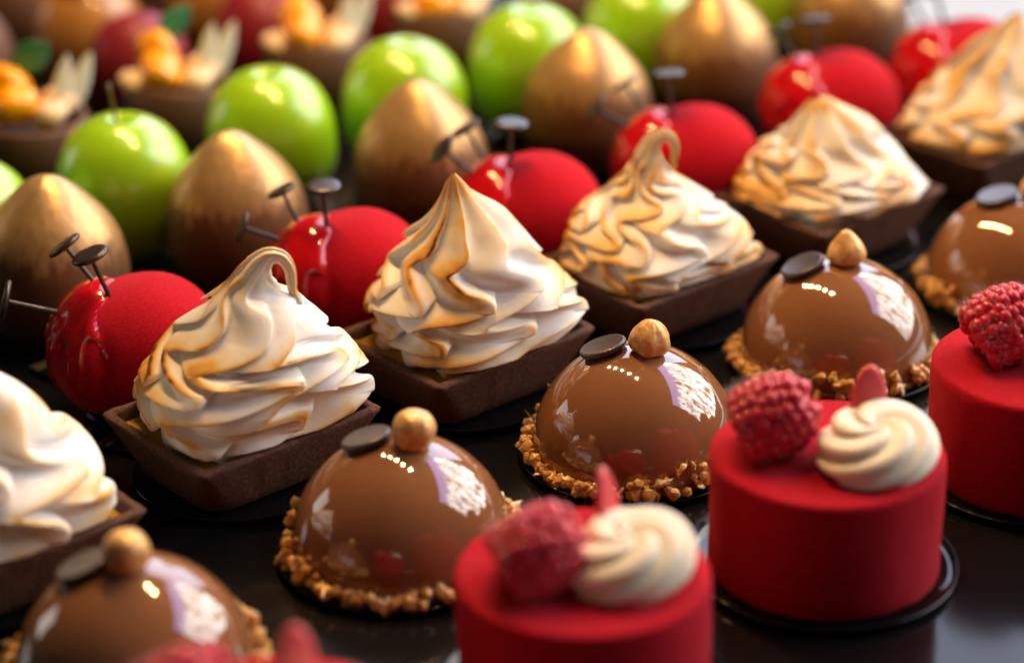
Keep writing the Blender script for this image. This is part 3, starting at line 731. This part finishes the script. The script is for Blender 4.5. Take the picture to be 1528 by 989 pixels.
for i, (p, label) in enumerate(APPLES):
    if i == 1:
        t = thing('green_apple_cake', label, 'cake', p[0], p[1], 0.2, 0, 'green apple cakes'); link('apple_body', APPLE, 'green_glaze', t)
        s_ = link('stem', STEM, 'stem_brown', t); s_.rotation_euler = (0.05, -0.12, 0); s_.location = (5.0 * MM, 3 * MM, 0)
        continue
    o = link('green_apple_cake', APPLE, 'green_glaze'); o.location = (p[0] * MM, p[1] * MM, 0.2 * MM); o.rotation_euler = (.05 * math.sin(3 * i), .05 * math.cos(5 * i), i * 0.9)
    o['label'] = label; o['category'] = 'cake'; o['group'] = 'green apple cakes'

# ------------------------------------------------------------------ cocoa bowls of mango, cream and chocolate shards
BOWL = revolve('bowl', [(0.01, 0.2), (9, 0.2), (16, 3), (20.6, 10), (21.8, 17), (21.3, 24), (19.6, 29), (18.9, 30.4), (18.0, 30.2), (17.4, 28), (16, 24), (.01, 24)], 72)
def blob_mesh(name, seed, r, flat=.85):
    rg = np.random.RandomState(seed)
    return revolve(name, [(.01, -r * flat), (r * .6, -r * flat * .8), (r * .98, -r * .15), (r * .92, r * .35), (r * .55, r * flat * .8), (.01, r * flat)], 28, 26,
                   lambda P, th: P * (1 + .12 * fnoise(P, seed, .35, 2))[..., None])
MANGO = [blob_mesh('mango_piece', q, 9.0) for q in (1, 2, 3)]
MOUSSE = blob_mesh('mousse_dollop', 9, 8)
def shard_mesh():
    n_ = 14; th = np.linspace(0, 2 * np.pi, n_, endpoint=False); lo = []
    for z, s in ((0, .6), (5, 1), (11, .95), (16, .6), (20, .12)):
        lo.append(np.c_[3.6 * s * np.cos(th) + .02 * z * z * .3, .7 * np.sin(th), np.full(n_, z)])
    return grid_mesh('white_shard', np.array(lo))
SHARD = shard_mesh()
def leaf_mesh():
    n_ = 12; lo = []
    for f in np.linspace(0, 1, 9):
        w_ = 4.2 * math.sin(math.pi * min(f * .96 + .03, 1)) ** .8; a = np.linspace(0, 2 * np.pi, n_, endpoint=False)
        lo.append(np.c_[w_ * np.cos(a), .35 * np.sin(a) + .25 * np.abs(np.cos(a)) * w_ * .4, np.full(n_, f * 12)])
    return grid_mesh('mint_leaf', np.array(lo))
LEAF = leaf_mesh()
BOWLS = [((-172.5, 824.9), 'cocoa bowl of mango and cream with green leaf, at the left edge'), ((-123.7, 857.8), 'cocoa bowl of mango with white chocolate shards, second from left'),
         ((-74.2, 898.9), 'cocoa bowl of mango and pale cream above the largest green apple'), ((-23.9, 935.9), 'cocoa bowl with small mango piece, top centre'),
         ((27.1, 968.2), 'cocoa bowl mostly above the top edge, right of centre')]
for i, (p, label) in enumerate(BOWLS):
    rg = random.Random(i)
    t = thing('cocoa_bowl', label, 'dessert', p[0], p[1], 0.2, 0, 'cocoa bowls of fruit')
    b_ = link('bowl', BOWL, 'bowl_cocoa', t); b_.rotation_euler = (R_(5), R_(3), i)
    for j, (dx, dy, dz) in enumerate(((-4, -6, 34), (-6, 2, 38))):
        q = link('mango_piece', MANGO[j], 'mango', t); q.location = (dx * MM, dy * MM, dz * MM); q.rotation_euler = (j, i, j * 2)
    for dx, dy, dz in ((-13, -6, 31), (9, -8, 32), (11, 4, 33)):
        q = link('mousse_dollop', MOUSSE, 'pale_mousse', t); q.location = (dx * MM, dy * MM, (dz - 1) * MM); q.rotation_euler = (0, .3, dx); q.scale = (.82, .82, .82)
    for dx, dy, rx in ((12, 0, .1), (16, 4, .3)):
        q = link('white_shard', SHARD, 'white_chocolate', t); q.location = (dx * MM, dy * MM, 30 * MM); q.rotation_euler = (-.1, rx, .4)
    q = link('mint_leaf', LEAF, 'mint_green', t); q.location = (-6 * MM, 6 * MM, 42 * MM); q.rotation_euler = (.3, .9, .5 + .4 * i); q.scale = (1.5, 1.5, 1.5)

# ------------------------------------------------------------------ far rows, deep out of focus
FARRED = revolve('far_dome', [(0.01, 0.2), (14, 0.2), (20, 5), (22.5, 14), (22.3, 24), (19.5, 33), (13.5, 40.5), (6, 44), (.01, 44.6)], 64, 60)
for i, (p, label) in enumerate((((-143.8, 905), 'blurred dark red domed cake behind the second cocoa bowl'), ((-97.8, 941), 'blurred dark red domed cake behind the third cocoa bowl'),
                                ((-49.3, 970), 'blurred dark red domed cake cut by the top edge near the centre'))):
    o = link('red_dome_cake', FARRED, 'far_red'); o.scale = (.9, .9, .9); o.location = (p[0] * MM, p[1] * MM, .2 * MM); o['label'] = label; o['category'] = 'cake'; o['group'] = 'far red domed cakes'
for i, (p, label) in enumerate((((-170, 945), 'blurred caramel domed cake in the upper left, behind the red ones'), ((-122, 990), 'blurred caramel domed cake behind the red ones, cut by the top edge'),
                                ((-75, 1020), 'farthest blurred caramel domed cake, top edge, left of centre'))):
    t = thing('caramel_cake', label, 'cake', p[0], p[1], .2, 0, 'far caramel cakes')
    link('caramel_body', FARRED, 'caramel', t)
    q = link('pink_mousse', MOUSSE, 'pink_mousse' if i else 'pale_mousse', t); q.location = (2 * MM, -6 * MM, 45 * MM); q.scale = (1.3, 1.3, 1)
for i, (p, label) in enumerate((((-208, 991), 'blurred dark chocolate ball in the top left corner of the photo'), ((-216, 910), 'blurred dark chocolate ball at the left edge behind the cocoa bowl'),
                                ((-165, 1030), 'blurred dark chocolate ball at the top edge, beside the caramel cakes'))):
    o = link('chocolate_ball', FARRED, 'bowl_cocoa'); o.location = (p[0] * MM, p[1] * MM, .2 * MM)
    o['label'] = label; o['category'] = 'cake'; o['group'] = 'far chocolate balls'
